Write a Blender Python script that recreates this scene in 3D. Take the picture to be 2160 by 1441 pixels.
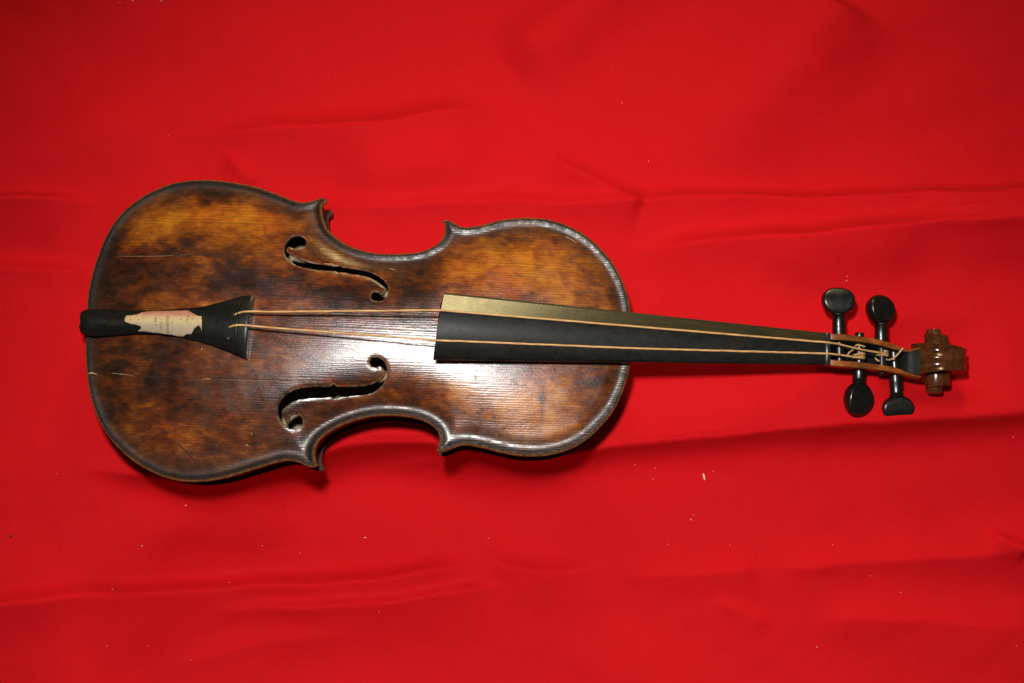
import bpy, math, random
import numpy as np
from mathutils import Vector
from mathutils.geometry import delaunay_2d_cdt

random.seed(7); rng = np.random.default_rng(7)
for o in list(bpy.data.objects): bpy.data.objects.remove(o)
scene = bpy.context.scene
COL = scene.collection
R = math.radians

# ------------------------------------------------------------------ camera, light, exposure
TILT, DIST, FPX = R(9.6), 925.0, 2850.0            # camera tilt from vertical, mm to the cloth, focal length in photo pixels
cam_loc = np.array([0.0, -DIST*math.sin(TILT), DIST*math.cos(TILT)])
cd = bpy.data.cameras.new('camera'); cam = bpy.data.objects.new('camera', cd); COL.objects.link(cam)
cam.location = Vector(cam_loc/1000); cam.rotation_euler = (TILT, 0, 0)
cd.sensor_width = 36; cd.lens = 36*FPX/2160; cd.clip_start = 0.01; cd.clip_end = 50
scene.camera = cam

world = bpy.data.worlds.new('World'); scene.world = world; world.use_nodes = True
bg = world.node_tree.nodes['Background']
bg.inputs[0].default_value = (1.0, 0.86, 0.68, 1); bg.inputs[1].default_value = 0.06

def aim(o, loc, tgt):
    o.location = Vector(loc)
    o.rotation_euler = (Vector(tgt)-Vector(loc)).to_track_quat('-Z', 'Y').to_euler()
# camera-mounted flash, a hand's width above the lens
fl = bpy.data.lights.new('flash', 'SPOT'); flash = bpy.data.objects.new('flash', fl); COL.objects.link(flash)
fl.energy = 40.5; fl.color = (1.0, 0.97, 0.93); fl.shadow_soft_size = 0.036; fl.spot_size = R(77); fl.spot_blend = 1.0
up = np.array([0, math.cos(TILT), math.sin(TILT)])
aim(flash, (cam_loc + up*172 + np.array([-62, 0, 0]))/1000, (0.022, -0.125, 0))
# warm room lamp beyond the far side of the table
ll = bpy.data.lights.new('room_lamp', 'AREA'); lamp = bpy.data.objects.new('room_lamp', ll); COL.objects.link(lamp)
ll.shape = 'DISK'; ll.size = 0.38; ll.energy = 8; ll.color = (1.0, 0.80, 0.38)
aim(lamp, (0.24, 1.50, 0.82), (0.0, 0.0, 0.05))

scene.view_settings.view_transform = 'Standard'; scene.view_settings.look = 'None'
scene.view_settings.exposure = 0.0; scene.view_settings.gamma = 1.0
scene.render.engine = 'CYCLES'

# ------------------------------------------------------------------ measuring helpers (millimetres)
def W(px, py, z):
    d = np.array([(px-1080)/FPX, math.sin(TILT), -math.cos(TILT)]) - up*((py-720.5)/FPX)
    d[0] = (px-1080)/FPX
    t = (z-cam_loc[2])/d[2]
    p = cam_loc + d*t
    return np.array([p[0], p[1]])
O = W(180, 684, 46); A_ = W(1745, 737, 47)-O
ANG = math.atan2(A_[1], A_[0]); CA, SA = math.cos(ANG), math.sin(ANG)
def to_local(w):
    d = np.asarray(w)-O
    return np.array([d[0]*CA+d[1]*SA, -d[0]*SA+d[1]*CA])
def L(px, py, z):
    return to_local(W(px, py, z))
def L3(px, py, z):
    a = L(px, py, z); return (a[0], a[1], z)

def catmull(pts, n=10):
    p = np.array(pts, float); out = []
    ext = np.vstack([2*p[0]-p[1], p, 2*p[-1]-p[-2]])
    for i in range(1, len(ext)-2):
        p0, p1, p2, p3 = ext[i-1], ext[i], ext[i+1], ext[i+2]
        t0 = 0; t1 = t0+max(np.linalg.norm(p1-p0), 1e-6)**.5; t2 = t1+max(np.linalg.norm(p2-p1), 1e-6)**.5; t3 = t2+max(np.linalg.norm(p3-p2), 1e-6)**.5
        for t in np.linspace(t1, t2, n, endpoint=False):
            a1 = (t1-t)/(t1-t0)*p0+(t-t0)/(t1-t0)*p1; a2 = (t2-t)/(t2-t1)*p1+(t-t1)/(t2-t1)*p2; a3 = (t3-t)/(t3-t2)*p2+(t-t2)/(t3-t2)*p3
            b1 = (t2-t)/(t2-t0)*a1+(t-t0)/(t2-t0)*a2; b2 = (t3-t)/(t3-t1)*a2+(t-t1)/(t3-t1)*a3
            out.append((t2-t)/(t2-t1)*b1+(t-t1)/(t2-t1)*b2)
    out.append(p[-1]); return np.array(out)
def resample(p, step):
    p = np.asarray(p, float); s = np.r_[0, np.cumsum(np.linalg.norm(np.diff(p, axis=0), axis=1))]
    n = max(2, int(round(s[-1]/step))+1); t = np.linspace(0, s[-1], n)
    return np.stack([np.interp(t, s, p[:, k]) for k in range(p.shape[1])], 1)
def seg_dist(P, loop, closed=True, chunk=4000):
    a = np.asarray(loop); b = np.roll(a, -1, 0) if closed else a[1:]
    if not closed: a = a[:-1]
    ab = b-a; l2 = (ab**2).sum(1)+1e-12; out = np.empty(len(P))
    for i in range(0, len(P), chunk):
        q = P[i:i+chunk, None, :]-a[None]
        t = np.clip((q*ab[None]).sum(2)/l2, 0, 1)
        out[i:i+chunk] = np.sqrt(((q-t[..., None]*ab[None])**2).sum(2).min(1))
    return out
def inside(P, loop, chunk=4000):
    a = np.asarray(loop); b = np.roll(a, -1, 0); out = np.zeros(len(P), bool)
    dy = b[:, 1]-a[:, 1]; dy = np.where(dy == 0, 1e-12, dy)
    for i in range(0, len(P), chunk):
        x = P[i:i+chunk, 0:1]; y = P[i:i+chunk, 1:2]
        c = ((a[None, :, 1] > y) != (b[None, :, 1] > y)) & (x < (b-a)[None, :, 0]*(y-a[None, :, 1])/dy[None]+a[None, :, 0])
        out[i:i+chunk] = c.sum(1) % 2 == 1
    return out

# ------------------------------------------------------------------ object helpers
def mesh_obj(name, verts, faces, mats, parent=None, smooth=True, mat_idx=None, attrs=None, sharp=None):
    me = bpy.data.meshes.new(name)
    v = np.asarray(verts, float)/1000
    me.from_pydata([tuple(p) for p in v], [], [tuple(int(i) for i in f) for f in faces])
    for m in (mats if isinstance(mats, (list, tuple)) else [mats]): me.materials.append(m)
    if mat_idx is not None: me.polygons.foreach_set('material_index', np.asarray(mat_idx, np.int32))
    if attrs:
        for k, a in attrs.items():
            at = me.attributes.new(k, 'FLOAT', 'POINT'); at.data.foreach_set('value', np.asarray(a, np.float32))
    import bmesh
    bm = bmesh.new(); bm.from_mesh(me); bmesh.ops.recalc_face_normals(bm, faces=bm.faces); bm.to_mesh(me); bm.free()
    if smooth:
        me.polygons.foreach_set('use_smooth', [True]*len(me.polygons))
        if sharp: me.set_sharp_from_angle(angle=R(sharp))
    me.update()
    o = bpy.data.objects.new(name, me); COL.objects.link(o)
    if parent: o.parent = parent
    return o
def tag(o, label, cat, group=None):
    o['label'] = label; o['category'] = cat
    if group: o['group'] = group
def loft(rings, cap=True, closed=True):
    V = []; F = []; n = len(rings[0])
    for r in rings: V += [tuple(p) for p in r]
    m = n if closed else n-1
    for i in range(len(rings)-1):
        for j in range(m):
            a = i*n+j; b = i*n+(j+1) % n; F.append((a, b, b+n, a+n))
    if cap:
        F.append(tuple(range(n))[::-1]); k = (len(rings)-1)*n; F.append(tuple(range(k, k+n)))
    return V, F
def tube_mesh(path, rad, seg=8):
    p = np.asarray(path, float); n = len(p); rings = []
    rr = np.broadcast_to(np.asarray(rad, float), (n,))
    t = np.gradient(p, axis=0); t /= np.linalg.norm(t, axis=1)[:, None]+1e-12
    ref = np.array([0, 0, 1.0])
    if abs(t[0] @ ref) > .9: ref = np.array([0, 1.0, 0])
    u = ref - (ref @ t[0])*t[0]; u /= np.linalg.norm(u)
    for i in range(n):
        u = u-(u @ t[i])*t[i]; u /= np.linalg.norm(u)+1e-12; v = np.cross(t[i], u)
        rings.append([p[i]+rr[i]*(math.cos(a)*u+math.sin(a)*v) for a in np.linspace(0, 2*math.pi, seg, endpoint=False)])
    return loft(rings)
def lathe_along(p0, p1, prof, seg=20):
    """prof = list of (fraction along p0->p1 in mm, radius mm)"""
    p0 = np.array(p0, float); p1 = np.array(p1, float); ax = p1-p0; ax /= np.linalg.norm(ax)
    ref = np.array([0, 0, 1.0]) if abs(ax[2]) < .9 else np.array([1.0, 0, 0])
    u = np.cross(ax, ref); u /= np.linalg.norm(u); v = np.cross(ax, u)
    rings = [[p0+ax*d+r*(math.cos(a)*u+math.sin(a)*v) for a in np.linspace(0, 2*math.pi, seg, endpoint=False)] for d, r in prof]
    return loft(rings)

# ------------------------------------------------------------------ material helpers
class NT:
    def __init__(s, name):
        s.m = bpy.data.materials.new(name); s.m.use_nodes = True; s.t = s.m.node_tree; s.n = s.t.nodes
        s.b = s.n['Principled BSDF']
    def node(s, typ, **kw):
        x = s.n.new(typ)
        for k, v in kw.items(): setattr(x, k, v)
        return x
    def put(s, sock, val):
        if hasattr(val, 'links'): s.t.links.new(val, sock)
        elif isinstance(val, (tuple, list)) and len(val) == 3 and sock.type == 'RGBA': sock.default_value = (*val, 1)
        else: sock.default_value = val
    def math(s, op, a, b=0.0, c=None, clamp=False):
        x = s.node('ShaderNodeMath', operation=op, use_clamp=clamp); s.put(x.inputs[0], a); s.put(x.inputs[1], b)
        if c is not None: s.put(x.inputs[2], c)
        return x.outputs[0]
    def mix(s, f, a, b, blend='MIX'):
        x = s.node('ShaderNodeMix', data_type='RGBA', blend_type=blend); s.put(x.inputs[0], f); s.put(x.inputs[6], a); s.put(x.inputs[7], b); return x.outputs[2]
    def coord(s, scale=(1000, 1000, 1000), rot=(0, 0, 0)):
        tc = s.node('ShaderNodeTexCoord'); mp = s.node('ShaderNodeMapping'); s.t.links.new(tc.outputs['Object'], mp.inputs[0])
        mp.inputs['Scale'].default_value = scale; mp.inputs['Rotation'].default_value = rot; return mp.outputs[0]
    def noise(s, vec, scale, detail=4, rough=.55, dist=0.0):
        x = s.node('ShaderNodeTexNoise'); s.t.links.new(vec, x.inputs['Vector']); x.inputs['Scale'].default_value = scale
        x.inputs['Detail'].default_value = detail; x.inputs['Roughness'].default_value = rough; x.inputs['Distortion'].default_value = dist
        return x.outputs['Fac']
    def ramp(s, f, stops):
        x = s.node('ShaderNodeValToRGB'); s.put(x.inputs[0], f); e = x.color_ramp.elements
        while len(e) < len(stops): e.new(0.5)
        for i, (p, c) in enumerate(stops): e[i].position = p; e[i].color = (*c, 1) if len(c) == 3 else c
        return x.outputs[0]
    def rng(s, f, a, b, c=0.0, d=1.0):
        x = s.node('ShaderNodeMapRange'); s.put(x.inputs[0], f)
        for i, v in enumerate((a, b, c, d)): x.inputs[i+1].default_value = v
        return x.outputs[0]
    def attr(s, name):
        x = s.node('ShaderNodeAttribute', attribute_name=name); return x.outputs['Fac']
    def bump(s, h, strength=.3, dist=.0005, prev=None):
        x = s.node('ShaderNodeBump'); s.put(x.inputs['Height'], h); x.inputs['Strength'].default_value = strength; x.inputs['Distance'].default_value = dist
        if prev is not None: s.t.links.new(prev, x.inputs['Normal'])
        return x.outputs[0]
    def set(s, **kw):
        for k, v in kw.items(): s.put(s.b.inputs[k.replace('_', ' ')], v)
        return s.m
def grain_wave(n, period, wob=1.2):
    """fine parallel year rings running along local x"""
    tc = n.node('ShaderNodeTexCoord'); sp = n.node('ShaderNodeSeparateXYZ'); n.t.links.new(tc.outputs['Object'], sp.inputs[0])
    y = n.math('MULTIPLY', sp.outputs[1], 1000.0)
    w = n.noise(n.coord((6, 120, 6)), 1.0, 3)
    y2 = n.math('MULTIPLY_ADD', w, wob*5, y)
    return n.math('MULTIPLY_ADD', n.math('SINE', n.math('MULTIPLY', y2, 2*math.pi/period)), .5, .5)

def mat_varnish():
    n = NT('old_varnish_spruce')
    wear = n.attr('wear'); ed = n.attr('edge_d'); hd = n.attr('hole_d')
    c = n.coord()
    big = n.noise(n.coord((1000, 1300, 1000)), .045, 7, .62, .6); mid = n.noise(n.coord((700, 1300, 1000)), .16, 5, .6, .3)
    fine = n.noise(n.coord((260, 1500, 1000)), .55, 4, .6)
    v = n.math('ADD', wear, n.math('MULTIPLY_ADD', big, 1.05, -.535))
    v = n.math('ADD', v, n.math('MULTIPLY_ADD', mid, .80, -.41))
    v = n.math('ADD', v, n.math('MULTIPLY_ADD', fine, .36, -.18), clamp=True)
    col = n.ramp(v, [(0.0, (.008, .0042, .0025)), (.20, (.030, .0095, .004)), (.44, (.105, .0245, .0045)), (.69, (.27, .073, .0055)), (1.0, (.48, .175, .010))])
    red = n.noise(c, .028, 3, .5)
    col = n.mix(n.rng(red, .42, .68, 0, .8), col, n.mix(1.0, col, (1.0, .62, .55), 'MULTIPLY'))
    g = grain_wave(n, 1.55)
    gs = n.math('MULTIPLY', g, n.rng(n.noise(n.coord((40, 300, 40)), .5, 2), .25, .75, .25, 1.0))
    col = n.mix(n.rng(gs, 0, 1, 0, .5), col, (.022, .008, .003))
    # grime in the channel along the edge, dark inlay line, bare worn rim
    gn = n.noise(c, .22, 4)
    gr = n.math('MULTIPLY', n.rng(ed, 4.5, 15, 1, 0), n.rng(gn, .25, .65, .55, 1.0))
    col = n.mix(n.math('MULTIPLY', gr, .88), col, (.022, .016, .011))
    pf = n.math('MULTIPLY', n.rng(ed, 1.3, 2.2, 0, 1), n.rng(ed, 3.6, 4.8, 1, 0))
    col = n.mix(n.math('MULTIPLY', pf, .75), col, (.006, .005, .004))
    rim = n.math('MULTIPLY', n.rng(ed, .5, 1.5, 1, 0), n.rng(n.noise(c, .35, 5, .7), .36, .60, .15, 1))
    col = n.mix(rim, col, (.26, .105, .030))
    hw = n.math('MULTIPLY', n.rng(hd, .3, 1.5, 1, 0), n.rng(n.noise(c, .3, 4), .4, .62, 0, .75))
    col = n.mix(hw, col, (.19, .125, .06))
    # pale nicks
    sp = n.rng(n.noise(n.coord((600, 1400, 1000)), .9, 2, .5), .735, .77, 0, .65)
    col = n.mix(sp, col, (.25, .17, .10))
    pit = n.noise(c, 1.3, 3, .65)
    rough = n.math('ADD', n.rng(n.noise(c, .09, 5, .6), .3, .7, .16, .26), n.rng(pit, .45, .7, 0, .10))
    rough = n.math('ADD', rough, n.math('ADD', n.rng(ed, .4, 2.6, .34, 0), n.math('MULTIPLY', n.rng(ed, 4, 14, .16, 0), n.rng(gn, .35, .65))))
    b = n.bump(gs, .28, .00010)
    b = n.bump(n.noise(n.coord((330, 1000, 1000)), .5, 5, .65), .24, .00030, b)
    b = n.bump(pit, .18, .00014, b)
    return n.set(Base_Color=col, Roughness=rough, Normal=b, Specular_IOR_Level=n.math('MULTIPLY', n.rng(ed, 1.6, 5.5, .08, .50), n.rng(gr, 0, 1, 1, .48)))
def mat_maple(name, base=(.10, .028, .008), lo=(.028, .009, .004), worn=.0, rough=.34, spec=.5):
    n = NT(name); c = n.coord()
    v = n.noise(n.coord((500, 1000, 1000)), .14, 6, .62)
    col = n.ramp(v, [(.28, lo), (.52, base), (.8, tuple(min(1, x*1.9+.01) for x in base))])
    f = n.noise(n.coord((1000, 160, 160)), .45, 3)
    col = n.mix(n.rng(f, .45, .7, 0, .45), col, lo)
    if worn:
        col = n.mix(n.rng(n.noise(c, .25, 5, .65), .42, .62, 0, worn), col, (.33, .17, .05))
    b = n.bump(n.noise(n.coord((400, 1000, 1000)), .8, 4), .2, .0002)
    return n.set(Base_Color=col, Roughness=n.rng(v, .3, .7, rough-.06, rough+.1), Normal=b, Specular_IOR_Level=spec)
def mat_ebony(name, rough=.36, base=(.0065, .0075, .0065), brown=.0, spec=.5, rel=1.0):
    n = NT(name); c = n.coord()
    v = n.noise(n.coord((160, 1200, 1000)), .35, 5, .6)
    col = n.mix(n.rng(v, .4, .75, 0, .8), base, tuple(x*2.0+.001 for x in base))
    if brown:
        col = n.mix(n.rng(n.noise(n.coord((300, 1000, 1000)), .12, 6, .65), .42, .66, 0, brown), col, (.040, .024, .010))
    p = n.noise(c, 1.1, 3)
    b = n.bump(v, .14*rel, .00010); b = n.bump(p, .07*rel, .0001, b)
    return n.set(Base_Color=col, Roughness=n.rng(n.noise(c, .2, 5, .65), .3, .7, rough-.07*rel, rough+.12*rel), Normal=b, Specular_IOR_Level=spec)
def mat_bare(name, base):
    n = NT(name); v = n.noise(n.coord((200, 1000, 1000)), .3, 5)
    col = n.mix(n.rng(v, .35, .7), base, tuple(x*.55 for x in base))
    return n.set(Base_Color=col, Roughness=.75)
def mat_gut():
    n = NT('gut_string'); v = n.noise(n.coord((120, 1000, 1000)), 1.0, 4)
    col = n.ramp(v, [(.3, (.36, .18, .06)), (.55, (.60, .34, .13)), (.8, (.72, .48, .24))])
    return n.set(Base_Color=col, Roughness=.45)
def mat_paper():
    n = NT('torn_label_paper'); tc = n.node('ShaderNodeTexCoord'); sp = n.node('ShaderNodeSeparateXYZ'); n.t.links.new(tc.outputs['Object'], sp.inputs[0])
    y = n.math('MULTIPLY', sp.outputs[1], 1000.0); c = n.coord()
    y = n.math('ADD', y, n.math('MULTIPLY_ADD', n.noise(c, .2, 4), 5.0, -2.5))
    col = n.ramp(n.rng(y, -9, 9), [(.0, (.40, .31, .215)), (.42, (.40, .32, .20)), (.58, (.50, .39, .19)), (.72, (.50, .33, .17)), (.86, (.42, .155, .10))])
    st = n.noise(c, .35, 5, .65)
    col = n.mix(n.rng(st, .58, .74, 0, .5), col, (.16, .085, .035))
    return n.set(Base_Color=col, Roughness=.8, Normal=n.bump(st, .3, .0003))
def mat_cloth():
    n = NT('red_cotton_cloth'); c = n.coord()
    v = n.noise(n.coord((90, 1000, 1000)), .55, 4, .6); v2 = n.noise(n.coord((1000, 110, 1000)), .55, 4, .6); big = n.noise(c, .012, 4)
    t = n.math('ADD', n.math('MULTIPLY', v, .5), n.math('MULTIPLY', v2, .5))
    col = n.ramp(t, [(.32, (.52, .0038, .0066)), (.68, (.572, .0050, .0080))])
    col = n.mix(n.rng(big, .35, .7, 0, .18), col, (.52, .0035, .0075))
    fuzz = n.noise(c, 1.6, 3, .7)
    b = n.bump(t, .20, .00040); b = n.bump(fuzz, .22, .0003, b)
    b = n.bump(n.noise(n.coord((700, 1000, 1000)), .06, 5, .6), .35, .0016, b)
    return n.set(Base_Color=col, Roughness=.82, Specular_IOR_Level=.10, Normal=b)
def mat_plain(name, col, rough=.6):
    return NT(name).set(Base_Color=col, Roughness=rough)

M_TOP = mat_varnish()
M_BACK = mat_maple('back_maple', (.050, .013, .005), (.016, .006, .003), rough=.55, spec=.12)
M_RIB = mat_maple('rib_maple', (.060, .014, .005), (.018, .006, .003), rough=.3)
M_NECK = mat_maple('neck_maple', (.115, .036, .009), (.040, .012, .005))
M_PEGBOX = mat_maple('pegbox_maple', (.22, .056, .006), (.045, .013, .004), worn=.12)
M_SCROLL = mat_maple('scroll_maple', (.072, .018, .004), (.011, .0045, .002), rough=.17, worn=.07)
M_BOARD = mat_ebony('fingerboard_ebony', .38, (.0034, .0040, .0032), brown=.15, spec=.22)
M_BEVEL = mat_ebony('brown_fingerboard_bevel', .24, (.022, .018, .006), brown=.3, spec=.75, rel=.3)  # bevel facet, browner and paler than the rest of the board
M_TAILP = mat_ebony('tailpiece_ebony', .36, (.0038, .0044, .0036), brown=.15, spec=.30)
M_PEG = mat_ebony('peg_ebony', .29, (.0026, .0031, .0027), spec=.75)
M_NUT = mat_ebony('nut_ebony', .27, (.016, .016, .015))
M_INSIDE = mat_bare('unvarnished_inside', (.36, .28, .165))
M_CUT = mat_bare('stained_cut_edge', (.085, .045, .020))
M_CAVE = mat_ebony('blackened_pegbox_inside', .55, (.006, .007, .0065), spec=.2)
M_GUT = mat_gut(); M_PAPER = mat_paper(); M_CLOTH = mat_cloth()
M_INK = mat_plain('faded_ink', (.085, .050, .025), .8); M_HOLE = mat_plain('hole_shadow_brown', (.006, .004, .003), .9)
M_SCR = mat_plain('pale_scratch_wood', (.36, .22, .10), .7); M_CRK = mat_plain('dark_crack_grime', (.012, .007, .004), .8)
M_LINT = mat_plain('pale_lint', (.62, .36, .30), .9); M_CRUMB = mat_plain('pale_splinter_wood', (.80, .58, .36), .8); M_DARK = mat_plain('dark_crumb', (.035, .020, .012), .9)

# ------------------------------------------------------------------ red cloth
def wpoly(pts): return np.array([W(x, y, 0) for x, y in pts])
FOLDS = [  # photo points on the cloth, crest height(s) mm, rise width on the far side, fall width on the near side, end fades
    ([(-150, 436), (0, 433), (110, 429), (230, 440)], 3.6, 11, 45, (0, .3)),
    ([(360, 296), (520, 286), (640, 277), (820, 268), (940, 250), (1090, 236)], 3.4, 24, 55, (.3, .25)),
    ([(660, 442), (1000, 434), (1250, 433), (1350, 429), (1500, 424), (1800, 425), (2180, 408), (2300, 400)], 3.4, 15, 45, (.05, 0)),
    ([(1120, 300), (1210, 365), (1360, 431)], 2.6, 16, 26, (.45, .1)),
    ([(1285, 540), (1500, 521), (1700, 510), (1900, 493), (2160, 474), (2300, 466)], 4.6, 20, 55, (.2, 0)),
    ([(-150, 571), (0, 572), (100, 573), (200, 576)], 3.2, 16, 60, (0, .15)),
    ([(-150, 1290), (0, 1278), (200, 1256), (400, 1246), (700, 1230), (900, 1207), (1050, 1193)], 3.4, 15, 45, (0, .15)),
    ([(400, 1292), (600, 1288), (750, 1276), (900, 1262), (1000, 1246), (1070, 1238)], 1.8, 9, 30, (.3, .15)),
    ([(180, 1102), (400, 1098), (560, 1086), (660, 1046)], 3.6, 40, 36, (.35, .35)),
    ([(1600, 1192), (1700, 1196), (1850, 1186), (2000, 1175), (2160, 1160), (2300, 1150)], 1.7, 40, 20, (.2, 0)),
    ([(1270, 1222), (1450, 1216), (1550, 1206), (1640, 1188)], .9, 24, 18, (.3, .2)),
    ([(1760, -20), (1640, 170), (1520, 262), (1380, 345)], 5.0, 60, 60, (.1, .4)),
    ([(1060, 150), (1180, 62), (1280, -30)], 4.0, 36, 40, (.3, 0)),
    ([(1880, 470), (2000, 452), (2160, 436), (2300, 430)], 3.0, 26, 16, (.4, 0)),
    ([(470, 320), (500, 345), (545, 392)], 1.4, 9, 14, (.4, .2)),
    ([(1500, 1265), (1560, 1285), (1640, 1330)], .8, 14, 22, (.3, .3)),
    ([(1000, 1160), (1045, 1190), (1150, 1205), (1300, 1190)], 1.8, 14, 26, (.3, .4)),
    ([(2090, 1120), (2130, 1150), (2170, 1165)], 1.6, 9, 10, (.3, .1)),
    ([(1540, 560), (1750, 552), (1880, 535), (1960, 500)], 1.8, 30, 30, (.3, .3)),
    ([(-100, 420), (120, 330), (260, 250), (330, 120)], 3.0, 70, 60, (.1, .4)),
    ([(300, 1420), (520, 1366), (760, 1350)], 1.3, 20, 30, (.3, .4)),
    ([(1700, 1310), (1900, 1312), (2160, 1322)], 1.5, 26, 40, (.3, 0)),
    ([(690, 392), (820, 372), (960, 352), (1060, 350)], 2.4, 30, 30, (.3, .4)),
    ([(760, 985), (900, 968), (1000, 975), (1250, 1010)], 1.8, 22, 26, (.3, .3)),
]
RIDGE_PTS = [(30, 985), (170, 980), (290, 990), (420, 1010), (560, 985), (640, 960), (720, 932), (800, 922), (900, 922), (980, 936), (1110, 952), (1215, 945), (1300, 932), (1400, 922), (1600, 905), (1800, 890), (1893, 883), (2000, 878), (2160, 870), (2400, 858)]
RIDGE_H = np.array([0, 0, 0, 0, 0, 0, 0, 0, 0, 0, 0, 0.3, 3.0, 8.0, 16.0, 22.0, 24.0, 23.0, 21.0, 18.0])      # rise towards the crest
LEDGE_D = np.array([0, 3, 24, 46, 52, 52, 52, 52, 52, 50, 47, 40, 32, 27, 27, 30, 31, 30, 26, 20.0])        # drop past it
def poly_sd(P, poly):
    """signed distance (positive on the near side) and arc fraction"""
    a = poly[:-1]; b = poly[1:]; ab = b-a; ln = np.linalg.norm(ab, axis=1); cum = np.r_[0, np.cumsum(ln)]
    best = np.full(len(P), 1e9); sd = np.zeros(len(P)); fr = np.zeros(len(P))
    for i in range(len(a)):
        q = P-a[i]; t = np.clip((q @ ab[i])/ln[i]**2, 0, 1); r = q-t[:, None]*ab[i]; d = np.sqrt((r**2).sum(1))
        m = d < best; best = np.where(m, d, best)
        s = -(ab[i][0]*q[:, 1]-ab[i][1]*q[:, 0])
        sd = np.where(m, np.sign(s)*d, sd); fr = np.where(m, (cum[i]+t*ln[i])/cum[-1], fr)
    return sd, fr
def smst(x, a, b):
    t = np.clip((x-a)/(b-a), 0, 1); return t*t*(3-2*t)
WAVES = []
for _ in range(26):
    wl = 55*(5.0**rng.random()); th = rng.normal(1.35, .55); WAVES.append((2*math.pi/wl*math.cos(th), 2*math.pi/wl*math.sin(th), rng.random()*6.28, 0.0030*wl*1.15))
for _ in range(26):
    wl = 14*(3.0**rng.random()); th = rng.normal(1.3, .8); WAVES.append((2*math.pi/wl*math.cos(th), 2*math.pi/wl*math.sin(th), rng.random()*6.28, 0.0034*wl*.5))
def cloth_z(P):
    P = np.asarray(P, float); z = np.zeros(len(P))
    for kx, ky, ph, am in WAVES: z += am*np.cos(P[:, 0]*kx+P[:, 1]*ky+ph)
    wob = 2.5*np.sin(P[:, 0]*.045+P[:, 1]*.02)+1.4*np.sin(P[:, 0]*.11+1.3)
    for pts, h, wu, wd, (f0, f1) in FOLDS:
        pl = resample(catmull(wpoly(pts), 6), 28); sd, fr = poly_sd(P, pl); sd = sd+wob*.35
        g = np.where(sd < 0, np.clip(1-(np.sqrt(sd**2+1.2)-1.1)/(wu*.8), 0, 1)**2, np.clip(1-(np.sqrt(sd**2+1.2)-1.1)/(wd*1.35), 0, 1)**2)
        if min(wu, wd) >= 30: g = np.where(sd < 0, np.exp(-2.2*(sd/wu)**2), np.exp(-2.2*(sd/wd)**2))
        e = (smst(fr, 0, f0) if f0 else 1)*(1-smst(fr, 1-f1, 1) if f1 else 1)
        # cut what lies past an open end
        z += 4.0*h*g*e
    pl = catmull(np.c_[wpoly(RIDGE_PTS), RIDGE_H, LEDGE_D], 12)
    yc = np.interp(P[:, 0], pl[:, 0], pl[:, 1]); hh = np.interp(P[:, 0], pl[:, 0], pl[:, 2])
    sd = yc-P[:, 1]+wob*.15
    dd = np.interp(P[:, 0], pl[:, 0], pl[:, 3])
    up_ = np.clip(1+np.minimum(sd, 0)/105, 0, 1); up_ = up_*up_*(3-2*up_)*.45+.55*up_**1.4
    s2 = np.maximum(sd-2.8, 0); kd = np.interp(P[:, 0], W(1000, 940, 0)[0]+np.array([0, 90.0]), [9.5, 8.0]); dn = 1-np.exp(-(np.sqrt(s2**2+1.0)-1)/kd)
    z += hh*up_*np.exp(-(np.maximum(sd, 0)/190.0)**2)-dd*dn*np.exp(-(s2/330.0)**2)
    # pressed down beneath the resting body
    c = W(800, 720, 0); q = (P-c); ex = np.exp(-((q[:, 0]/215)**4+(q[:, 1]/115)**4)); z = z*(1-.8*ex*(sd < 0))-1.0*ex
    c = W(1965, 765, 0); q = (P-c); ex = np.exp(-((q[:, 0]/34)**4+(q[:, 1]/26)**4)); z = z*(1-.75*ex)
    return z
def build_cloth():
    xs = np.arange(-500, 500.1, 1.7); ys = np.arange(-350, 370.1, 1.7)
    X, Y = np.meshgrid(xs, ys); P = np.stack([X.ravel(), Y.ravel()], 1); Z = cloth_z(P)
    nx = len(xs); ny = len(ys)
    i = np.arange(nx*ny).reshape(ny, nx); F = np.stack([i[:-1, :-1], i[:-1, 1:], i[1:, 1:], i[1:, :-1]], -1).reshape(-1, 4)
    me = bpy.data.meshes.new('red_cloth')
    me.vertices.add(nx*ny); me.vertices.foreach_set('co', (np.c_[P, Z]/1000).astype(np.float32).ravel())
    me.loops.add(F.size); me.loops.foreach_set('vertex_index', F.ravel().astype(np.int32))
    me.polygons.add(len(F)); me.polygons.foreach_set('loop_start', np.arange(0, F.size, 4, dtype=np.int32))
    me.update(calc_edges=True); me.validate()
    me.polygons.foreach_set('use_smooth', [True]*len(F)); me.materials.append(M_CLOTH)
    o = bpy.data.objects.new('red_cloth', me); COL.objects.link(o)
    tag(o, 'creased bright red cotton cloth spread beneath the violin', 'cloth'); return o
build_cloth()

# ------------------------------------------------------------------ violin root
violin = bpy.data.objects.new('violin', None); COL.objects.link(violin); violin.empty_display_size = .05
violin.location = (O[0]/1000, O[1]/1000, 0); violin.rotation_euler = (0, 0, ANG)
tag(violin, 'worn dark brown antique violin with two gut strings and no bridge lying on red cloth', 'violin')
Z_BACK, Z_RIB0, Z_RIB1, Z_EDGE = 9.0, 13.0, 42.3, 46.0

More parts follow.
